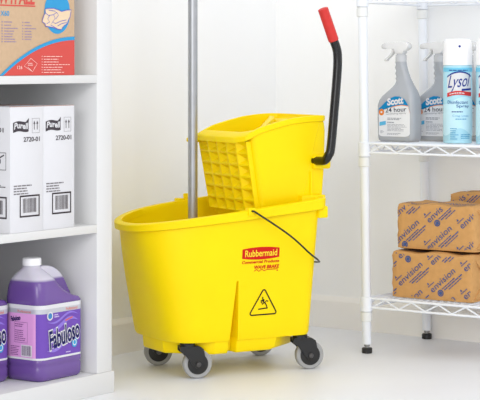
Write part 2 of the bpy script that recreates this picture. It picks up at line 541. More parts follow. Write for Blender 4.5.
jug_m = level_mat('purple_cleaner_in_clear_jug', (116, 84, 160), (218, 214, 228), 0.228, 0.003, 0.18, 0.12)
def jug(label, lx, ly):
    t = empty('cleaner_jug', label, 'jug', in_book(lx, ly, 0.050), ROT_L, 'purple cleaner jugs in the bookcase')
    h, d = 0.0785, 0.0575
    rows = [(0.0, -.070, .070, .050, .018), (0.004, -.0755, .0755, .055, .022), (0.012, -h, h, d, .024), (0.030, -h, h, d, .024), (0.034, -.0765, .0765, .0555, .022),
            (0.039, -h, h, d, .024), (0.0475, -h, h, d, .024), (0.049, -.0775, .0775, .0565, .023), (0.156, -.0775, .0775, .0565, .023), (0.158, -h, h, d, .024),
            (0.166, -h, .070, d, .024), (0.172, -h, .048, .057, .024), (0.184, -.078, .024, .056, .025), (0.200, -.077, .006, .054, .026), (0.214, -.0755, -.002, .049, .027),
            (0.226, -.071, -.010, .040, .026), (0.236, -.066, -.017, .029, .023), (0.243, -.0625, -.0215, .0215, .0195), (0.247, -.061, -.023, .0185, .0185), (0.256, -.061, -.023, .0185, .0185)]
    G().loft([rrect(a, b, hd, r, z) for z, a, b, hd, r in rows]).build('bottle', jug_m, t, smooth=50)
    hdl = [(-.034, .246), (-.014, .247), (.010, .241), (.031, .228), (.048, .209), (.061, .187), (.0745, .166), (.066, .160), (.02, .165), (-.02, .19), (-.04, .22)]
    pts = spline([(x, 0, z) for x, z in hdl[:7]], 4)
    prism('handle', [(p.x, p.z) for p in pts] + hdl[7:], -.022, .022, jug_m, t, 0.012, 4, 50)
    cap = G()
    n = 48
    rings = []
    for r, z in ((.0195, .2485), (.0215, .2495), (.0215, .263), (.0205, .2665), (.017, .2675)):
        rings.append([(-.042 + (r + (.0005 if i % 2 else 0)) * math.cos(2 * math.pi * i / n), (r + (.0005 if i % 2 else 0)) * math.sin(2 * math.pi * i / n), z) for i in range(n)])
    cap.loft(rings).build('cap', white_pl, t)
    # wrap-around label: the bottle's own section, proud by half a millimetre
    def sect(z, o):
        return rrect(-.0775 - o, .0775 + o, .0565 + o, .023 + o, z, 8)
    def band(z0, z1, o, name, m, cond=None, par=t):
        a, b = sect(z0, o), sect(z1, o)
        n = len(a)
        g = G()
        for i in range(n):
            j = (i + 1) % n
            if cond is None or cond((a[i][0] + a[j][0]) / 2, (a[i][1] + a[j][1]) / 2):
                g.add([a[i], a[j], b[j], b[i]], [(0, 1, 2, 3)])
        return g.build(name, m, par, smooth=30, fix=False)
    lab = band(.0495, .1555, .0004, 'label', ink('label_violet', (116, 82, 178)))
    band(.0496, .0535, .0008, 'white_stripe', white_card, None, lab)
    band(.148, .1556, .0008, 'white_stripe', white_card, None, lab)
    band(.139, .148, .0008, 'silver_stripe', mat('ink_silver', (196, 198, 206), 0.35, metal=0.3), None, lab)
    band(.0535, .139, .0008, 'pink_panel', ink('label_pink', (222, 160, 216)), lambda x, y: x < -.0765, lab)
    fy = -.0565 - .0008
    fn, fn2, fn3 = on_front(fy), on_front(fy, lift=0.001), on_front(fy, lift=0.0014)
    navy = ink('navy', (34, 32, 92))
    sw = P2()
    for k, (z, a, th) in enumerate(((.072, .30, .010), (.090, .36, .006), (.112, .30, .009), (.126, .2, .005))):
        sw.strip(-.055, .055, lambda x, z=z, a=a: max(.0545, z + a * x * .4 + .006 * math.sin(x * 60)), lambda x, z=z, a=a, th=th: min(.1385, max(.0546, z + a * x * .4 + .006 * math.sin(x * 60) + th * (1 - (x / .055) ** 2))), 20)
    sw.build('swirl', ink('light_violet', (146, 122, 214)), lab, fn)
    fx = (-.036, .052, .083, .113)
    def fab(b, grow=0.0):
        return P2().text('Fabuloso', -.048, .056, .076, .111, bold=b, shear=0.05, rot=R(9))
    fab(0.075).build('lettering_outline', white_card, lab, on_front(fy, lift=0.0010))
    fab(0.022).build('lettering', navy, lab, on_front(fy, lift=0.0016))
    P2().rect(-.038, .050, .0775, .0795).build('small_print', ink('mid_violet', (196, 186, 226)), lab, lambda x, z: (x, fy - .0012, z + (x - .006) * .194))
    P2().ellipse(.040, .075, .0095, .0095).build('round_badge', ink('sky_blue', (62, 164, 216)), lab, fn2)
    P2().ring(.040, .075, .0045, .0065).build('badge_ring', white_card, lab, fn3)
    P2().ellipse(-.045, .134, .0105, .0085).build('round_badge', white_card, lab, fn2)
    P2().ellipse(-.045, .134, .0068, .0058).build('badge_centre', ink('badge_blue', (70, 130, 190)), lab, fn3)
    P2().small(-.030, -.012, .129, .137, 2, 4).build('small_print', ink('pale_lilac', (214, 200, 236)), lab, fn2)
    P2().text('Professional', .010, .050, .1405, .1465, bold=0.0).build('lettering', ink('coral', (226, 110, 96)), lab, fn2)
    P2().small(.008, .036, .118, .123, 1, 6).build('small_print', ink('coral', (226, 110, 96)), lab, lambda x, z: (x, fy - .0012, z + (x - .006) * .194))
    P2().small(.010, .03, .057, .060, 1, 12).build('small_print', ink('pale_lilac', (214, 200, 236)), lab, fn2)
    # pink side panel print
    sx = -.0775 - .0008
    sd = lambda x, z: (sx - .0007, -x, z)
    P2().text('Fabuloso', -.031, -.002, .124, .133, bold=0.04, shear=0.1, rot=R(8)).build('lettering', navy, lab, sd)
    P2().text('Professional', -.010, .030, .1405, .1455).build('lettering', ink('coral', (226, 110, 96)), lab, sd)
    sp = P2().frame(-.020, .020, .082, .122, .0006).small(-.018, .018, .112, .120, 2, 3, .4).small(-.018, .018, .085, .108, 6, 13, .35)
    sp.small(-.031, -.004, .0565, .076, 6, 23, .4)
    sp.build('small_print', ink('plum', (120, 72, 130)), lab, sd)
    P2().rect(.001, .033, .0555, .078).build('barcode_patch', white_card, lab, sd)
    P2().barcode(.003, .031, .0575, .0765, 8, 16).build('barcode', ink('plum_grey', (110, 84, 120)), lab, lambda x, z: (sx - .0012, -x, z))
    def zmap(z):
        if z <= .0495:
            return z
        return .0495 + (z - .0495) * 1.169 if z <= .156 else .174 + (z - .156) * .93
    for o in t.children_recursive:
        for vx in o.data.vertices:
            vx.co.z = zmap(vx.co.z)
        o.data.update()
    return t
jug('purple cleaner jug with white cap, the one fully in view', -0.152, 0.078)
jug('purple cleaner jug cut off by the left photo edge', -0.3165, 0.156)

# ------------------------------------------------------------------ mop bucket
KX, KY, KROT = -0.022, 4.824, R(29.5)
U = Vector((math.cos(KROT), math.sin(KROT)))
V = Vector((-math.sin(KROT), math.cos(KROT)))
bucket = empty('mop_bucket', 'bright yellow plastic mop bucket on four grey-tyred casters', 'bucket', (KX, KY, 0), KROT)
def zrim(u):
    return 0.418 + 0.105 * u - 0.22 * max(0.0, -u - 0.1) ** 2
def outline(uL, uR, b, rc, n, uc=-0.06):
    h = []
    for k in range(4):
        h.append((uR, (b - rc) * k / 4))
    for k in range(7):
        a = R(90 * k / 6)
        h.append((uR - rc + rc * math.cos(a), b - rc + rc * math.sin(a)))
    for k in range(1, 10):
        h.append((uR - rc + (uc - uR + rc) * k / 10, b))
    N = 26
    for k in range(N + 1):
        s_ = math.pi / 2 * (1 - k / N)
        h.append((uc - (uc + uL) * max(0, math.cos(s_)) ** (2 / n), b * max(0, math.sin(s_)) ** (2 / n)))
    return h + [(u, -v) for u, v in reversed(h[1:-1])]
ZB = 0.090
def half_w(t):
    return 0.148 + 0.034 * t
def body_ring(t, off=0.0):
    o = outline(0.230 + 0.070 * t + off, 0.152 + 0.014 * t + off, half_w(t) + off, 0.03 + 0.004 * t, 4.4 - 2.3 * t)
    ring = [(u, v, ZB + t * (zrim(u) - ZB)) for u, v in o]
    return groove(ring, t)
def groove(ring, t):
    """the moulded upright groove in either long side, wider and deeper towards the bottom"""
    k = min(1.0, max(0.0, (0.46 - t) / 0.46))
    a, b = -0.0765 - 0.0125 * k, -0.0710 + 0.0065 * k
    dep = 0.0 if t > 0.46 else 0.010 + 0.028 * k
    out = []
    for i, p in enumerate(ring):
        q = ring[(i + 1) % len(ring)]
        out.append(p)
        u0, u1 = p[0], q[0]
        if abs(p[1]) > 0.05 and min(u0, u1) <= -0.0738 < max(u0, u1):
            down = u0 > u1
            cuts = [(b, 0), (b - 0.0004, dep), (a + 0.0004, dep), (a, 0)]
            if not down:
                cuts = cuts[::-1]
            sg = 1 if p[1] > 0 else -1
            for cu, dd in cuts:
                f_ = (cu - u0) / (u1 - u0)
                out.append((cu, p[1] + (q[1] - p[1]) * f_ - sg * dd, p[2] + (q[2] - p[2]) * f_))
    return out
rings = [body_ring(0, -0.007)]
rings += [[(u, v, z) for u, v, z in body_ring(0.0, -0.002)]]
rings[0] = [(u, v, z - 0.0) for u, v, z in rings[0]]
rings += [body_ring(t) for t in (0.02, 0.12, 0.25, 0.4, 0.455, 0.461, 0.55, 0.7, 0.85, 0.93)]
rings += [body_ring(0.965), body_ring(0.97, -0.007)]
rings += [body_ring(t, -0.007) for t in (0.85, 0.6, 0.47)]
rings += [[(u * .96, v * .80, 0.105) for u, v, z in body_ring(0.47, -0.02)]]
G().loft(rings).build('body', yel, bucket, smooth=45)
# rolled rim
def rim_ring(off, dz):
    o = outline(0.300 + off, 0.166 + off, 0.182 + off, 0.034, 2.1)
    return [(u, v, zrim(u) + dz * min(1.1, 0.95 + 0.9 * u)) for u, v in o]
rr = [rim_ring(-.0075, -.022), rim_ring(-.0075, -.002), rim_ring(-.006, 0.0), rim_ring(.009, 0.0), rim_ring(.0115, -.0025), rim_ring(.0105, -.024), rim_ring(.008, -.026), rim_ring(.0, -.026)]
n = len(rr[0])
g = G()
vv = [p for r_ in rr for p in r_]
ff = []
for k in range(len(rr)):
    k2 = (k + 1) % len(rr)
    for i in range(n):
        j = (i + 1) % n
        ff.append((k * n + i, k * n + j, k2 * n + j, k2 * n + i))
g.add(vv, ff)
rim = g.build('rim', yel, bucket, smooth=45)
# seam tick on the rim, ears for the wire bail and the locating tab on the far side
def rim_near(u, extra=0.0):
    return -(0.182 + 0.0115 + extra)
for s in (-1, 1):
    bbox('ear', -0.062, -0.042, min(s * .178, s * .198), max(s * .178, s * .198), zrim(-.05) - .014, zrim(-.05) + .006, yel, bucket, 0.003, 2)
bbox('locating_tab', -0.040, -0.016, .180, .190, zrim(-.05) - .005, zrim(-.05) + .018, yel, bucket, 0.003)
bbox('rim_socket', .150, .1785, -.180, .180, zrim(.17) - .052, zrim(.17) - .022, yel, bucket, 0.004)
# lower tub with cut corners that make room for the casters
def tub_ring(o, z):
    b_, uR_, uL_ = .143 - o, .146 - o, .226 - o
    near = [(-uL_, -.055), (-.125, -b_), (-.0880, -b_), (-.0870, -b_ + .032), (-.0655, -b_ + .032), (-.0645, -b_), (.052 - 3 * o, -b_), (uR_, -.060)]
    return [(u, v, z) for u, v in near] + [(u, -v, z) for u, v in reversed(near)]
gg = G().loft([tub_ring(.007, .058), tub_ring(.003, .064), tub_ring(0, .098)])
bevel_obj('lower_tub', gg.v, gg.f, yel, bucket, 0.0025, 2)
# wire bail
zb_ = zrim(-.05) - .002
bail = spline([(-.052, -.186, zb_), (-.052, -.200, zb_), (-.040, -.203, zb_ - .006), (.05, -.205, .348), (.112, -.198, .300), (.146, -.182, .280), (.168, -.14, .270), (.174, 0, .268),
               (.168, .14, .270), (.146, .182, .280), (.112, .198, .300), (.05, .205, .348), (-.040, .203, zb_ - .006), (-.052, .200, zb_), (-.052, .186, zb_)], 6)
G().tube(bail, 0.0024, 8).build('wire_bail', blk_rod, bucket)
# print on the near side
def on_side(lift=0.0008):
    def fn(u, z):
        t = (z - ZB) / (zrim(u) - ZB)
        v = half_w(t)
        return (u, -v - lift, z)
    return fn
def on_panel(u, z):
    return on_side(.0009)(u + .007, z)
logo_red, yel_ink = ink('logo_red', (204, 34, 26)), ink('logo_yellow', (252, 226, 60))
lp = P2()
ua, ub = -0.065, 0.041
um = (ua + ub) / 2
cur = lambda u: 1 - ((u - um) / ((ub - ua) / 2)) ** 2
lp.strip(ua, ub, lambda u: .2925 - .004 * cur(u), lambda u: .3155 + .004 * cur(u), 28)
pl = lp.build('logo_plate', logo_red, bucket, on_side())
P2().text('Rubbermaid', ua + .008, ub - .007, .2965, .3125, bold=0.012).build('lettering', yel_ink, pl, on_side(.0014))
P2().text('Commercial Products', ua, ub, .2795, .2865, bold=0.03, shear=0.15).build('lettering', logo_red, bucket, on_side())
P2().text('WAVE BRAKE', -.030, ub, .2655, .2735, bold=0.04, shear=0.15).build('lettering', logo_red, bucket, on_side())
wv = [(-.029, .260), (-.022, .264), (-.016, .259), (-.007, .264), (-.001, .260), (.009, .2625), (.038, .2625), (.039, .2585), (.035, .2585)]
P2().line(wv, .0019).build('wave_mark', logo_red, bucket, on_side())
tri = []
for cx, cz, a0 in ((-.0045, .2075, 30), (-.0365, .1545, 150), (.0285, .1545, 270)):
    for k in range(6):
        a = R(a0 + 120 * k / 5)
        tri.append((cx + .0045 * math.cos(a), cz + .0045 * math.sin(a)))
inkb = ink('black', (40, 34, 30))
ws = P2().line(tri, .0034, True).build('warning_triangle', inkb, bucket, on_panel)
fg_ = P2()
fg_.line([(-.0075, .1945), (-.0068, .188), (-.0045, .1835)], .0030)
fg_.ellipse(-.0045, .186, .003, .0026, 8)
fg_.line([(-.0125, .1855), (-.007, .1845), (-.001, .1795), (.0045, .1845), (.0085, .182)], .0028)
fg_.line([(-.0035, .183), (-.0045, .178), (-.0085, .1755)], .0028)
fg_.line([(-.001, .1795), (.0035, .1745), (.0065, .1675)], .0030)
fg_.line([(-.0115, .1855), (-.0105, .180), (-.0075, .179)], .0024)
fg_.line([(-.0185, .164), (.0085, .166)], .0030)
fg_.build('slipping_figure', inkb, ws, on_panel)

# casters
def caster(px, py, rot):
    """stem foot at the origin, wheel trailing along +x"""
    tr = 0.024
    fk = G()
    fk.lathe([(.017, .076), (.019, .078), (.019, .0865), (.017, .0885), (.017, .100)], 20)
    fk.lathe([(.0125, .066), (.0155, .070), (.0155, .077)], 20)
    plate = [(-.021, .080), (.026, .080), (.037, .073), (.0415, .052), (.038, .036), (.031, .0265), (.020, .0255), (.0105, .034), (-.008, .058), (-.021, .068)]
    n = len(plate)
    for s in (-1, 1):
        y0, y1 = s * .0135, s * .0175
        fk.add([(x, y0, z) for x, z in plate] + [(x, y1, z) for x, z in plate],
               [tuple(range(n)), tuple(range(2 * n - 1, n - 1, -1))] + [(i, i + n, (i + 1) % n + n, (i + 1) % n) for i in range(n)])
    crown = [(-.021, .080), (.026, .080), (.034, .0755), (.022, .0735), (-.010, .0735), (-.018, .071)]
    n = len(crown)
    fk.add([(x, -.0135, z) for x, z in crown] + [(x, .0135, z) for x, z in crown],
           [tuple(range(n)), tuple(range(2 * n - 1, n - 1, -1))] + [(i, i + n, (i + 1) % n + n, (i + 1) % n) for i in range(n)])
    c = fk.build('caster', blk, bucket, (px, py, 0), rot)
    def turned(prof, name, m, nn=36):
        rings = [[(tr + r * math.cos(2 * math.pi * i / nn), y, .036 + r * math.sin(2 * math.pi * i / nn)) for i in range(nn)] for r, y in prof]
        return G().loft(rings, True, True).build(name, m, c)
    turned([(.0255, -.0108), (.033, -.0112), (.0354, -.0095), (.036, -.006), (.036, .006), (.0354, .0095), (.033, .0112), (.0255, .0108)], 'tyre', gry_rub)
    turned([(.010, -.0125), (.012, -.0118), (.024, -.0112), (.0257, -.0112), (.0257, .0112), (.024, .0112), (.012, .0118), (.010, .0125)], 'hub', blk)
    bolt = []
    nn = 12
    for s in (-1, 1):
        pass
    gb = G()
    gb.loft([[(tr + r * math.cos(2 * math.pi * i / nn), y, .036 + r * math.sin(2 * math.pi * i / nn)) for i in range(nn)] for r, y in ((.0055, -.0215), (.0065, -.020), (.0065, .020), (.0055, .0215))])
    gb.build('axle_bolt', mat('dark_steel', (92, 90, 90), 0.35, metal=0.8), c)
    return c
wheels = [(-0.1055, 4.648, 14), (0.1745, 4.791, 14), (-0.2097, 4.846, 190), (0.0529, 5.010, 190)]
for wx, wy, ang in wheels:
    d = Vector((math.cos(R(ang)), math.sin(R(ang))))
    st = Vector((wx, wy)) - d * 0.024 - Vector((KX, KY))
    caster(st.dot(U), st.dot(V), R(ang) - KROT)

# ------------------------------------------------------------------ wringer
wr_ = empty('mop_wringer', 'yellow side-press mop wringer set on the bucket, black lever with red grip', 'wringer', (KX, KY, 0), KROT)
ZT = [(-.06, .582), (-.0455, .590), (-.02, .603), (0.0, .612), (.0455, .624), (.093, .634), (.13, .638), (.165, .640), (.2, .640)]
def ztop(u):
    for (a, za), (b, zb) in zip(ZT, ZT[1:]):
        if a <= u <= b:
            return za + (zb - za) * (u - a) / (b - a)
    return ZT[0][1] if u < ZT[0][0] else ZT[-1][1]
ZW = 0.385
def wr_ring(s, off=0.0, left_in=0.0, dz=0.0):
    """s = 0 at the bottom, 1 at the top"""
    uL = -.010 - .0355 * s - off + left_in
    uR = .128 + .064 * s + off
    va, vb = -.135 - .006 * s - off, .092 + .006 * s + off
    ch = .030
    pts = [(uL, vb), (uL, va + .045)]
    pts += [(uL + .010, va + .006), (uL + .018, va)]
    N = 14
    pts += [(uL + .018 + (uR - .012 - uL - .018) * k / N, va) for k in range(1, N + 1)]
    pts += [(uR, va + .012), (uR, vb - .010), (uR - .012, vb)]
    pts += [(uR - .012 + (uL + .012 - uR + .012) * k / N, vb) for k in range(1, N + 1)]
    return [(u, v, ZW + s * (ztop(u) + dz - ZW)) for u, v in pts]
LI = .015
rings = [wr_ring(0, -.004, LI), wr_ring(.02, 0, LI), wr_ring(.25, 0, LI), wr_ring(.5, 0, LI), wr_ring(.75, 0, LI), wr_ring(.97, 0, LI), wr_ring(.975, -.006, LI), wr_ring(.7, -.006, LI), wr_ring(.3, -.006, LI)]
rings += [[(u, v, ZW + .012) for u, v, z in wr_ring(0.05, -.012, LI)]]
G().loft(rings).build('basket', yel, wr_, smooth=40)
tops = [wr_ring(1, -.0065, LI, -.016), wr_ring(1, -.0065, LI, -.001), wr_ring(1, -.005, LI * .8, 0), wr_ring(1, .003, 0, 0), wr_ring(1, .005, 0, -.002), wr_ring(1, .0045, 0, -.014), wr_ring(1, 0, LI * .5, -.016)]
n = len(tops[0])
vv = [p for r_ in tops for p in r_]
ff = []
for k in range(len(tops)):
    k2 = (k + 1) % len(tops)
    for i in range(n):
        j = (i + 1) % n
        ff.append((k * n + i, k * n + j, k2 * n + j, k2 * n + i))
mk('basket_rim', vv, ff, yel, wr_, smooth=40)
# moulded grid of square pits on the end that faces the spout
gp = G()
def gpoint(a, s):
    """a: 0 far edge .. 1 near edge of the flat, 1..1.45 round the corner; s 0 bottom..1 top"""
    r_ = wr_ring(s)
    z = ZW + s * (0.588 - ZW)
    if a <= 1:
        p, q = r_[0], r_[1]
        return Vector((p[0] + (q[0] - p[0]) * a, p[1] + (q[1] - p[1]) * a, z)), Vector((-1, 0, 0))
    p, q = r_[1], r_[2]
    k = (a - 1)
    nrm = Vector((q[1] - p[1], -(q[0] - p[0]), 0)).normalized()
    if nrm.x > 0:
        nrm = -nrm
    return Vector((p[0] + (q[0] - p[0]) * k, p[1] + (q[1] - p[1]) * k, z)), nrm
panel = G()
for a0, a1 in ((0, 1), (1, 2)):
    q = [gpoint(a0, .06)[0], gpoint(a1 - (1e-6 if a1 == 1 else 0), .06)[0], gpoint(a1 - (1e-6 if a1 == 1 else 0), .955)[0], gpoint(a0, .955)[0]]
    nn = gpoint((a0 + a1) / 2, .5)[1]
    panel.add([p - nn * .0140 for p in q] + [p - nn * .0155 for p in q], [(0, 1, 2, 3), (7, 6, 5, 4), (0, 4, 5, 1), (1, 5, 6, 2), (2, 6, 7, 3), (3, 7, 4, 0)])
gpo = panel.build('grid_panel', yel, wr_, smooth=0)
rowsS = [.075 + (.95 - .075) * k / 6 for k in range(7)]
colsA = [0, .25, .5, .75, .99999, 2.0]
for ri in range(6):
    for ci in range(5):
        a0, a1 = colsA[ci], colsA[ci + 1]
        if ci == 4:
            a0 = 1.00001
        s0, s1 = rowsS[ri], rowsS[ri + 1]
        nn = gpoint((a0 + a1) / 2, .5)[1]
        C = [gpoint(a0, s0)[0], gpoint(a1, s0)[0], gpoint(a1, s1)[0], gpoint(a0, s1)[0]]
        ctr = (C[0] + C[1] + C[2] + C[3]) / 4
        inn = [c + (ctr - c) * .13 for c in C]
        low = [c + (ctr - c) * .84 - nn * .0125 for c in C]
        back = [c - nn * .0140 for c in C]
        v = C + inn + low + back
        f = []
        for k in range(4):
            j = (k + 1) % 4
            f += [(k, j, j + 4, k + 4), (k + 4, j + 4, j + 8, k + 8), (k, k + 12, j + 12, j)]
        f += [(8, 9, 10, 11), (15, 14, 13, 12)]
        mk('grid_cell', v, f, yel, gpo, smooth=0)
# end housing that carries the lever pivot
hz = G().loft([[(.118, -.133, ZW), (.188, -.133, ZW), (.186, .088, ZW), (.118, .088, ZW)], [(.13, -.137, .52), (.196, -.137, .52), (.196, .09, .52), (.13, .09, .52)],
               [(.14, -.1385, .60), (.197, -.1385, .60), (.197, .092, .60), (.14, .092, .60)], [(.15, -.1385, .627), (.194, -.1385, .627), (.194, .09, .627), (.15, .09, .627)]])
bevel_obj('end_housing', hz.v, hz.f, yel, wr_, 0.008, 3, ang=60)
bbox('housing_rib', .150, .156, -.142, -.130, ZW, .500, yel, wr_, 0.002)
bbox('housing_foot', .118, .188, -.152, -.130, ZW, .440, yel, wr_, 0.003)
bbox('pivot_bracket', .156, .206, -.150, -.130, .505, .540, yel, wr_, 0.006, 3)
bbox('hook_tab', -.060, -.036, .090, .134, .568, .579, yel, wr_, 0.003)
# press plate that crosses the basket
pp = [(.002, -.130), (.036, -.10), (.085, -.04), (.130, .02), (.168, .084)]
th = .016
L, Rr = [], []
for i, (u, v) in enumerate(pp):
    a = pp[max(0, i - 1)]
    b = pp[min(len(pp) - 1, i + 1)]
    d = Vector((b[0] - a[0], b[1] - a[1])).normalized()
    nv = Vector((-d.y, d.x)) * th / 2
    L.append((u + nv.x, v + nv.y))
    Rr.append((u - nv.x, v - nv.y))
lp_ = L + Rr[::-1]
gq = G().loft([[(u, v, .56) for u, v in lp_], [(u, v, ztop(u) - .006) for u, v in lp_]])
bevel_obj('press_plate', gq.v, gq.f, yel, wr_, 0.004, 2, ang=50)
# lever
lev = [(.165, -.128, .526), (.165, -.160, .526), (.167, -.182, .529), (.169, -.194, .541), (.174, -.198, .560), (.182, -.199, .64), (.191, -.20, .74), (.193, -.20, .782), (.1905, -.20, .806), (.181, -.20, .830)]
lv = spline(lev, 6)
lo = G().tube(lv, .0113, 14).build('lever', blk_rod, wr_)
gp0, gp1 = Vector((.1815, -.20, .828)), Vector((.149, -.20, .909))
dv = (gp1 - gp0)
gr = G().tube([gp0, gp0 + dv * .02, gp0 + dv * .05, gp0 + dv * .5, gp0 + dv * .94, gp0 + dv * .98, gp1], lambda q: (.0122 if q < .1 else .0132 if q < .9 else .0095), 18)
gr.build('grip', red_grip, lo)

# ------------------------------------------------------------------ mop handle standing in the bucket
def in_bucket(u, v):
    p = Vector((KX, KY)) + U * u + V * v
    return p
q = in_bucket(-.092, .036)
mop = empty('mop', 'mop with grey aluminium pole standing upright in the yellow bucket', 'mop', (q.x, q.y, 0.1055))
G().lathe([(.0120, 0.008), (.0122, .012), (.0122, 1.19), (.0115, 1.20)], 24).build('pole', alu, mop)
G().lathe([(.0125, 0.0), (.0138, .002), (.0138, .03), (.0125, .033)], 20).build('end_cap', blk, mop)
G().lathe([(.0128, 1.1), (.0138, 1.105), (.0138, 1.205), (.010, 1.212)], 20).build('hand_grip', blk, mop)

# ------------------------------------------------------------------ wire shelving at the right
SX, SY = 0.3381, 5.0447
SD, SL = 0.318, 0.92
LEAN = 0.0150           # the rack stands slightly out of true
sh = empty('wire_shelving', 'white wire shelving unit with slim round posts and black feet', 'shelving unit', (SX, SY, 0), ROT_R)
for x, y in ((0, 0), (0, SD), (SL, 0), (SL, SD)):
    p = G().lathe([(.0118, .024), (.0125, .026), (.0125, 1.30), (.009, 1.306)], 20)
    p.v = [(a - LEAN * c, b, c) for a, b, c in p.v]
    po = p.build('post', wire_m, sh, (x, y, 0))
    G().lathe([(.0128, 0), (.0140, .0015), (.0140, .013), (.0125, .0145)], 20).build('foot', blk, po)
    G().lathe([(.0045, .0143), (.0045, .018), (.008, .018), (.008, .0225), (.0055, .0225), (.0055, .026)], 12).build('levelling_bolt', steel_m, po)
shelf_z = (0.146, 0.5575, 0.957)
wire_me = None
for zi, z in enumerate(shelf_z):
    fr = G()
    r = .0032
    for y in (0.0, SD):
        for dz in (0, -.024):
            fr.cyl((.012, y, z + dz), (SL - .012, y, z + dz), r, n=8)
    for x in (0.0, SL):
        for dz in (0, -.024):
            fr.cyl((x, .012, z + dz), (x, SD - .012, z + dz), r, n=8)
    for k in (1, 2):
        fr.cyl((.004, SD * k / 3, z - .0065), (SL - .004, SD * k / 3, z - .0065), .0028, n=8)
    so = fr.build('shelf', wire_m, sh, (-LEAN * z, 0, 0))
    for y in (0.0, SD):
        n = 22
        pts = []
        for i in range(n + 1):
            x = .02 + (SL - .04) * i / n
            pts.append((x, y - .0005, z - (.002 if i % 2 else .0225)))
        G().tube(pts, .0024, 6).build('zigzag_wire', wire_m, so)
    for x in (0.0, SL):
        pts = [(x, .016 + (SD - .032) * i / 8, z - (.002 if i % 2 else .0225)) for i in range(9)]
        G().tube(pts, .0024, 6).build('zigzag_wire', wire_m, so)
    nd = 42
    for i in range(nd):
        x = .026 + (SL - .052) * i / (nd - 1)
        if wire_me is None:
            wire_me = finish(bpy.data.meshes.new('deck_wire'), None, 0)
            gw = G().cyl((0, 0, 0), (0, SD, 0), .0016, n=6)
            wire_me.from_pydata([tuple(p) for p in gw.v], [], gw.f)
            finish(wire_me, wire_m, 35)
        link('deck_wire', wire_me, so, (x, 0, z + .0022))
    for x, y in ((0, 0), (0, SD), (SL, 0), (SL, SD)):
        G().lathe([(.0128, z + .004), (.0160, z + .003), (.0165, z - .034), (.0128, z - .036)], 20, (x, y)).build('corner_collar', wire_m, so)
        G().lathe([(.0128, z - .036), (.0152, z - .037), (.0156, z - .060), (.0128, z - .062)], 20, (x, y)).build('sleeve', cream_m, so)

def on_shelf(x, y, z):
    p = Vector((SX, SY)) + Vector((math.cos(A), -math.sin(A))) * x + e1 * y
    return (p.x, p.y, z)
Z_UP, Z_LOW = shelf_z[1] + .0039, shelf_z[0] + .0039

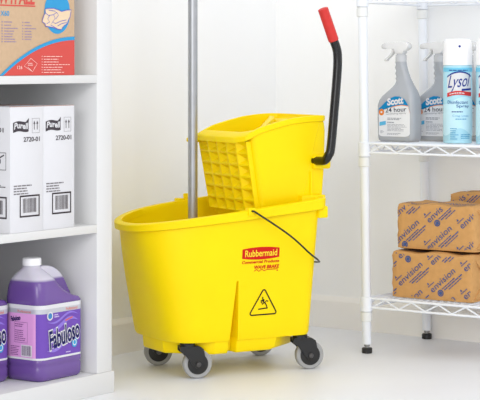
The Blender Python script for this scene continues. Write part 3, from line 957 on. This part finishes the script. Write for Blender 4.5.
# ---- grey trigger spray bottles
def spray_bottle(label, lx, ly):
    t = empty('spray_bottle', label, 'spray bottle', on_shelf(lx, ly, Z_UP), ROT_R, 'grey trigger spray bottles')
    D = .054
    left = [(.006, 0), (.0015, .004), (.0, .012), (-.0015, .060), (-.001, .096), (.003, .109), (.013, .122), (.028, .135), (.041, .146), (.048, .156), (.050, .163), (.0475, .169), (.050, .175), (.0465, .182), (.0490, .190), (.046, .198), (.0480, .206), (.0465, .214)]
    right = [(.108, 0), (.1125, .004), (.114, .012), (.115, .060), (.114, .104), (.111, .122), (.105, .138), (.097, .154), (.089, .170), (.082, .188), (.0775, .203), (.0760, .214)]
    def at(tab, z):
        for (x0, z0), (x1, z1) in zip(tab, tab[1:]):
            if z0 <= z <= z1:
                return x0 + (x1 - x0) * (z - z0) / max(1e-9, z1 - z0)
        return tab[-1][0]
    zs = sorted(set([z for _, z in left] + [z for _, z in right]))
    rings = []
    for z in zs:
        a, b = at(left, z), at(right, z)
        if z < .11:
            hd = D / 2 - (.004 if z < .002 else .001 if z < .006 else 0)
        else:
            k = min(1, (z - .11) / .07)
            hd = D / 2 - (D / 2 - .0135) * (k * k * (3 - 2 * k))
        rings.append(rrect(a, b, hd, min(.014, hd * .85), z, 6, D / 2))
    G().loft(rings).build('bottle', grey_pl, t, smooth=50)
    # moulded label panel, wrapped round the front face
    fit = lambda lift: (lambda x, z: (.057 + (x - .0558) * 1.10, -lift, .014 + (z - .016) * 1.02))
    fn, fn2, fn3, fn4 = fit(.0006), fit(.0011), fit(.0016), fit(.0021)
    lo_ = lambda x: .016 + (.006 * (1 - math.sqrt(max(0, 1 - ((.024 - x) / .012) ** 2))) if x < .024 else (.010 * (1 - math.sqrt(max(0, 1 - ((x - .084) / .016) ** 2))) if x > .084 else 0))
    def hi_(x):
        return min(.122, .086 + max(0, (x - .012)) * .85) if x < .055 else .122 - 1.1 * max(0, x - .072) ** 1.35
    def hi2(x):
        pts = [(.012, .088), (.03, .1055), (.045, .1165), (.058, .1215), (.070, .121), (.084, .115), (.094, .100), (.0995, .078)]
        for (a, za), (b, zb) in zip(pts, pts[1:]):
            if a <= x <= b:
                return za + (zb - za) * (x - a) / (b - a)
        return pts[-1][1] if x > .05 else pts[0][1]
    lab = P2().strip(.012, .0995, lo_, hi2, 40).build('label', mat('label_pale_grey', (226, 228, 232), 0.45), t, fn)
    div = lambda x: .0755 + .26 * (x - .012) - .00 + (.012 * math.sin((x - .012) / .0875 * math.pi))
    dv2 = lambda x: min(hi2(x) - .0001, .080 + .020 * math.sin(min(1, (x - .012) / .075) * math.pi / 2) - .5 * max(0, x - .075) ** 1.3)
    P2().strip(.012, .0995, dv2, hi2, 40).build('blue_panel', ink('scott_blue', (22, 130, 184)), lab, fn2)
    P2().strip(.045, .0995, lambda x: dv2(x) - .0018, dv2, 20).build('orange_line', ink('orange', (226, 128, 50)), lab, fn2)
    P2().text('Scott', .036, .080, .1005, .1175, bold=0.045, shear=0.12, rot=R(8)).build('lettering', white_card, lab, fn3)
    P2().ellipse(.020, .0795, .0075, .0085, 16).build('round_badge', ink('orange', (226, 128, 50)), lab, fn3)
    P2().rect(.0175, .0225, .077, .082).build('badge_mark', white_card, lab, fn4)
    P2().text('24 hour', .031, .090, .0805, .0925, bold=0.005, rot=R(4)).build('lettering', ink('slate', (58, 62, 78)), lab, fn3)
    P2().text('sanitizing spray', .033, .090, .0735, .0785, bold=0.0, rot=R(4)).build('lettering', ink('slate_light', (140, 144, 156)), lab, fn3)
    P2().rect(.014, .032, .0445, .0545).build('blue_patch', ink('scott_light_blue', (96, 180, 220)), lab, lambda x, z: fit(.0012)(x, z + (x - .02) * .2))
    P2().small(.036, .092, .059, .066, 2, 3, .5).small(.036, .060, .051, .055, 1, 9, .6).small(.036, .094, .030, .050, 6, 17, .3).small(.016, .027, .024, .032, 3, 8, .4).small(.036, .08, .020, .026, 2, 19, .4).build('small_print', ink('slate_light', (140, 144, 156)), lab, fn2)
    # trigger head
    cx = .0615
    G().lathe([(.0135, .213), (.0150, .214), (.0150, .231), (.0120, .233), (.0110, .240)], 28, (cx, D / 2)).build('collar', mat('clear_grey_collar', (214, 216, 220), 0.25, trans=0.3), t)
    head = spline([(.014, 0, .250), (.013, 0, .261), (.020, 0, .2645), (.045, 0, .2665), (.068, 0, .2690), (.084, 0, .264), (.089, 0, .254), (.083, 0, .246), (.074, 0, .242), (.072, 0, .236), (.050, 0, .236), (.046, 0, .246), (.034, 0, .2485), (.014, 0, .250)], 4)[:-1]
    hp = [(p.x, p.z) for p in head]
    o = prism('spray_head', hp, D / 2 - .0125, D / 2 + .0125, frost, t, .005, 3, 50)
    tg = spline([(.036, 0, .249), (.0335, 0, .240), (.027, 0, .231), (.016, 0, .222), (.012, 0, .2165)], 4)
    tl = [(p.x, p.z) for p in tg] + [(p.x + .0065, p.z - .001) for p in reversed(tg)]
    prism('trigger', tl, D / 2 - .007, D / 2 + .007, frost, t, .0015, 2, 50)
    G().cyl((.014, D / 2, .2555), (.004, D / 2, .2555), .0075, .0065, 16).build('nozzle', frost, t)
    return t
spray_bottle('grey spray bottle nearest the shelf post, front label fully in view', -0.008, 0.060)
spray_bottle('grey spray bottle partly hidden, left of the pale blue can', 0.060, 0.148)
spray_bottle('grey spray bottle mostly hidden behind the pale blue can', 0.114, 0.208)

# ---- pale blue aerosol cans
def aerosol(label, lx, ly, face):
    t = empty('aerosol_can', label, 'spray can', on_shelf(lx, ly, Z_UP), face, 'pale blue aerosol cans')
    r = .0382
    G().lathe([(.0345, 0), (.0375, .0008), (.0382, .003), (.0375, .006), (r, .0075), (r, .199), (.0365, .204), (.034, .207)], 48).build('can', can_blue, t)
    cap = []
    nn = 48
    prof = [(.0372, .2045), (.0385, .2055), (.0383, .240), (.0372, .262), (.0355, .2695), (.031, .2735), (.020, .2745)]
    rings = []
    for rr_, z in prof:
        ring = []
        for i in range(nn):
            a = 2 * math.pi * i / nn - math.pi / 2
            # oval finger scoop at the front (angle 0 of this loop)
            da = (i / nn) * 2 * math.pi
            da = da - 2 * math.pi if da > math.pi else da
            k = max(0, 1 - (da / .42) ** 2) * max(0, min(1, (z - .232) / .012)) * max(0, min(1, (.2750 - z) / .004 + .4))
            rr2 = rr_ - .008 * k
            ring.append((rr2 * math.cos(a), rr2 * math.sin(a), z))
        rings.append(ring)
    co = G().loft(rings).build('cap', white_pl, t, smooth=45)
    G().cyl((0, -.026, .2545), (0, -.0325, .2545), .0034, .0030, 12).build('nozzle', ink('nozzle_blue', (40, 60, 140)), co)
    def wrap(lift):
        return lambda x, z: ((r + lift) * math.sin(x / r), -(r + lift) * math.cos(x / r), z)
    navy, wht = ink('can_navy', (42, 58, 140)), white_card
    # lighter cloud shapes, arched blue band, white logo field, red ribbon
    P2().strip(-.058, .058, lambda x: .030 + .010 * math.cos(x * 70), lambda x: .112 + .010 * math.sin(x * 50 + 1), 60).build('pale_field', ink('can_pale', (196, 232, 244)), t, wrap(.0004))
    P2().strip(-.058, .058, lambda x: .188, lambda x: .1985, 60).build('top_band', ink('can_sky', (120, 200, 232)), t, wrap(.0004))
    P2().small(-.030, .030, .1895, .1945, 1, 5, .5).build('small_print', navy, t, wrap(.0009))
    top = lambda x: .172 + .0135 * (1 - (x / .036) ** 2)
    P2().strip(-.036, .034, lambda x: .128 + .10 * (x + .036), top, 36).build('logo_field', wht, t, wrap(.0006))
    P2().strip(-.036, .034, top, lambda x: top(x) + .0040, 36).build('logo_arc', navy, t, wrap(.0008))
    P2().text('Lysol', -.038, .018, .137, .1790, bold=0.004, shear=0.34, rot=R(5)).build('lettering', navy, t, wrap(.0012))
    rb = P2().strip(-.036, .036, lambda x: .121 + .09 * (x + .036) + .004 * math.sin((x + .036) * 60), lambda x: .1315 + .09 * (x + .036) + .004 * math.sin((x + .036) * 60), 30).build('red_ribbon', ink('ribbon_red', (208, 60, 60)), t, wrap(.0009))
    P2().small(-.028, .028, .1235, .129, 1, 4, .5).build('small_print', wht, rb, lambda x, z: wrap(.0016)(x, z + .09 * (x + .036) + .004 * math.sin((x + .036) * 60)))
    P2().strip(.004, .034, lambda x: .1375 + .06 * x, lambda x: .143 + .06 * x, 10).build('blue_ribbon', navy, t, wrap(.0010))
    P2().text('Disinfectant', -.034, .022, .104, .1125, bold=0.01).text('Spray', -.010, .026, .0925, .102, bold=0.01, shear=0.0).build('lettering', ink('can_teal_blue', (58, 104, 160)), t, wrap(.0010))
    P2().small(-.022, .020, .081, .085, 1, 3).build('small_print', navy, t, wrap(.0010))
    P2().text('Crisp Linen', -.020, .024, .068, .0755).build('lettering', ink('can_mid_blue', (86, 164, 206)), t, wrap(.0010))
    P2().small(-.012, .02, .062, .066, 1, 6).small(-.026, -.004, .010, .042, 6, 11, .4).small(.002, .030, .012, .026, 3, 15, .4).build('small_print', ink('can_mid_blue', (86, 164, 206)), t, wrap(.0010))
    return t
aerosol('pale blue aerosol can with white cap standing on the wire shelf', 0.222, 0.094, R(3))
aerosol('pale blue aerosol can cut off by the right photo edge', 0.3195, 0.094, R(-6))

# ---- wrapped paper packs on the lower shelf
env_ink = ink('denim_blue', (76, 94, 142))
def pack(label, lx, ly, z, W, D, H, seed, flip=False):
    t = empty('paper_pack', label, 'wrapped pack', on_shelf(lx, ly, z), ROT_R, 'brown wrapped paper packs')
    nx, ny, nz = 22, 10, 10
    bm = bmesh.new()
    vs = {}
    rad = .009
    def vert(i, j, k):
        if (i, j, k) in vs:
            return vs[(i, j, k)]
        x, y, zz = W * i / nx, D * j / ny, H * k / nz
        c = Vector((min(max(x, rad), W - rad), min(max(y, rad), D - rad), min(max(zz, rad), H - rad)))
        p = Vector((x, y, zz))
        d = p - c
        if d.length > 1e-9:
            p = c + d.normalized() * rad
        q = noise.noise(Vector((p.x * 22 + seed * 7, p.y * 30, p.z * 30)))
        if k == nz:
            p.z += .0035 * q + .0025 * math.sin(i * .55 + seed)
        if i in (0, nx):
            p.x += (.002 * q) * (1 if i else -1)
            p.x += .0015 * math.sin(k * 2.2 + seed) * (1 if i else -1)
        if j == 0 and 0 < k < nz:
            p.y += .0006 * q
        p.z = max(p.z, 0)
        vs[(i, j, k)] = bm.verts.new(p)
        return vs[(i, j, k)]
    def q4(a, b, c, d):
        bm.faces.new((vert(*a), vert(*b), vert(*c), vert(*d)))
    for i in range(nx):
        for k in range(nz):
            q4((i, 0, k), (i + 1, 0, k), (i + 1, 0, k + 1), (i, 0, k + 1))
            q4((i, ny, k), (i, ny, k + 1), (i + 1, ny, k + 1), (i + 1, ny, k))
        for j in range(ny):
            q4((i, j, nz), (i + 1, j, nz), (i + 1, j + 1, nz), (i, j + 1, nz))
            q4((i, j, 0), (i, j + 1, 0), (i + 1, j + 1, 0), (i + 1, j, 0))
    for j in range(ny):
        for k in range(nz):
            q4((0, j, k), (0, j, k + 1), (0, j + 1, k + 1), (0, j + 1, k))
            q4((nx, j, k), (nx, j + 1, k), (nx, j + 1, k + 1), (nx, j, k + 1))
    bmesh.ops.recalc_face_normals(bm, faces=bm.faces)
    me = bpy.data.meshes.new('wrapping')
    bm.to_mesh(me)
    bm.free()
    finish(me, kraft_pack, 60)
    link('wrapping', me, t)
    # folded end flaps
    for sx in (0, 1):
        x = W if sx else 0
        o = .0022
        s = 1 if sx else -1
        v = [(x + s * o, .012, .010), (x + s * o, D - .012, .010), (x + s * (o + .0035), D * .5, H * .62), (x + s * o, .012, H - .012), (x + s * o, D - .012, H - .012), (x + s * (o + .003), D * .5, H * .40)]
        mk('end_flap', v[:3] + [(a - s * .004, b, c) for a, b, c in v[:3]], [(0, 1, 2), (5, 4, 3), (0, 3, 4, 1), (1, 4, 5, 2), (2, 5, 3, 0)], kraft_pack, t, smooth=0)
        mk('end_flap', v[3:] + [(a - s * .004, b, c) for a, b, c in v[3:]], [(0, 1, 2), (5, 4, 3), (0, 3, 4, 1), (1, 4, 5, 2), (2, 5, 3, 0)], kraft_pack, t, smooth=0)
    rot = R(47)
    def clip(p2, x0, x1, z0, z1):
        # drop the print that would hang over the edge of the face
        keep = [f for f in p2.f if all(x0 <= p2.v[i][0] <= x1 and z0 <= p2.v[i][1] <= z1 for i in f)]
        p2.f = keep
        return p2
    def motif(p2, cx, cz, k):
        p2.text('envision', cx - .045, cx + .045, cz - .0075, cz + .0085, bold=0.004, rot=rot)
        c, s_ = math.cos(rot), math.sin(rot)
        def tr(a, b):
            return (cx + a * c - b * s_, cz + a * s_ + b * c)
        for o_, a0, a1, hh in ((.0125, -.046, -.022, .0012), (-.0165, -.016, .034, .0013), (-.0225, -.012, .058, .0016), (-.0290, .0, .050, .0012)):
            nw = 5
            for w_ in range(nw):
                x0 = a0 + (a1 - a0) * w_ / nw
                x1 = a0 + (a1 - a0) * (w_ + .88) / nw
                p2.add([tr(x0, o_ - hh), tr(x1, o_ - hh), tr(x1, o_ + hh), tr(x0, o_ + hh)], [(0, 1, 2, 3)])
        p2.poly([tr(-.044, .0165), tr(-.037, .0165), tr(-.0405, .0235)])
        if k % 2 == 0:
            e = tr(-.026, -.0215)
            p2.ring(e[0], e[1], .0060, .0090, 18)
            p2.ellipse(e[0], e[1], .0050, .0050, 10)
    rot = R(41)
    pf = P2()
    for a in range(-1, 4):
        for b in range(-1, 2):
            motif(pf, .024 + .098 * a + seed * .004 + (.030 if seed % 2 else 0), .046 + .072 * b - .011 * a + (.02 if seed % 2 else 0), a + b + seed)
    clip(pf, .003, W - .003, .004, H - .003)
    nf = len(pf.v)
    pt = P2()
    for a in range(-1, 4):
        motif(pt, .03 + .098 * a + seed * .01, .050, a)
    clip(pt, .010, W - .010, .012, D - .012)
    def on_top(x, y):
        q = noise.noise(Vector((x * 22 + seed * 7, y * 30, H * 30)))
        return (x, y, H + .0012 + .0035 * q + .0025 * math.sin(x / W * nx * .55 + seed))
    both = G()
    both.add([on_front(0, lift=.0012)(x, z) for x, z in pf.v], pf.f)
    both.add([on_top(x, y) for x, y in pt.v], pt.f)
    both.build('printed_pattern', env_ink, t, smooth=0, fix=False)
    return t
pack('brown wrapped paper pack, lower one of the front stack on the wire shelf', 0.058, 0.028, Z_LOW, 0.244, 0.160, 0.124, 1)
pack('brown wrapped paper pack, upper one of the front stack', 0.067, 0.040, Z_LOW + .129, 0.236, 0.150, 0.121, 2)
pack('brown wrapped paper pack under the rearmost pack, hidden by the front stack', 0.140, 0.202, Z_LOW, 0.236, 0.108, 0.134, 3)
pack('brown wrapped paper pack at the back, only its top showing', 0.136, 0.202, Z_LOW + .139, 0.236, 0.108, 0.134, 4)
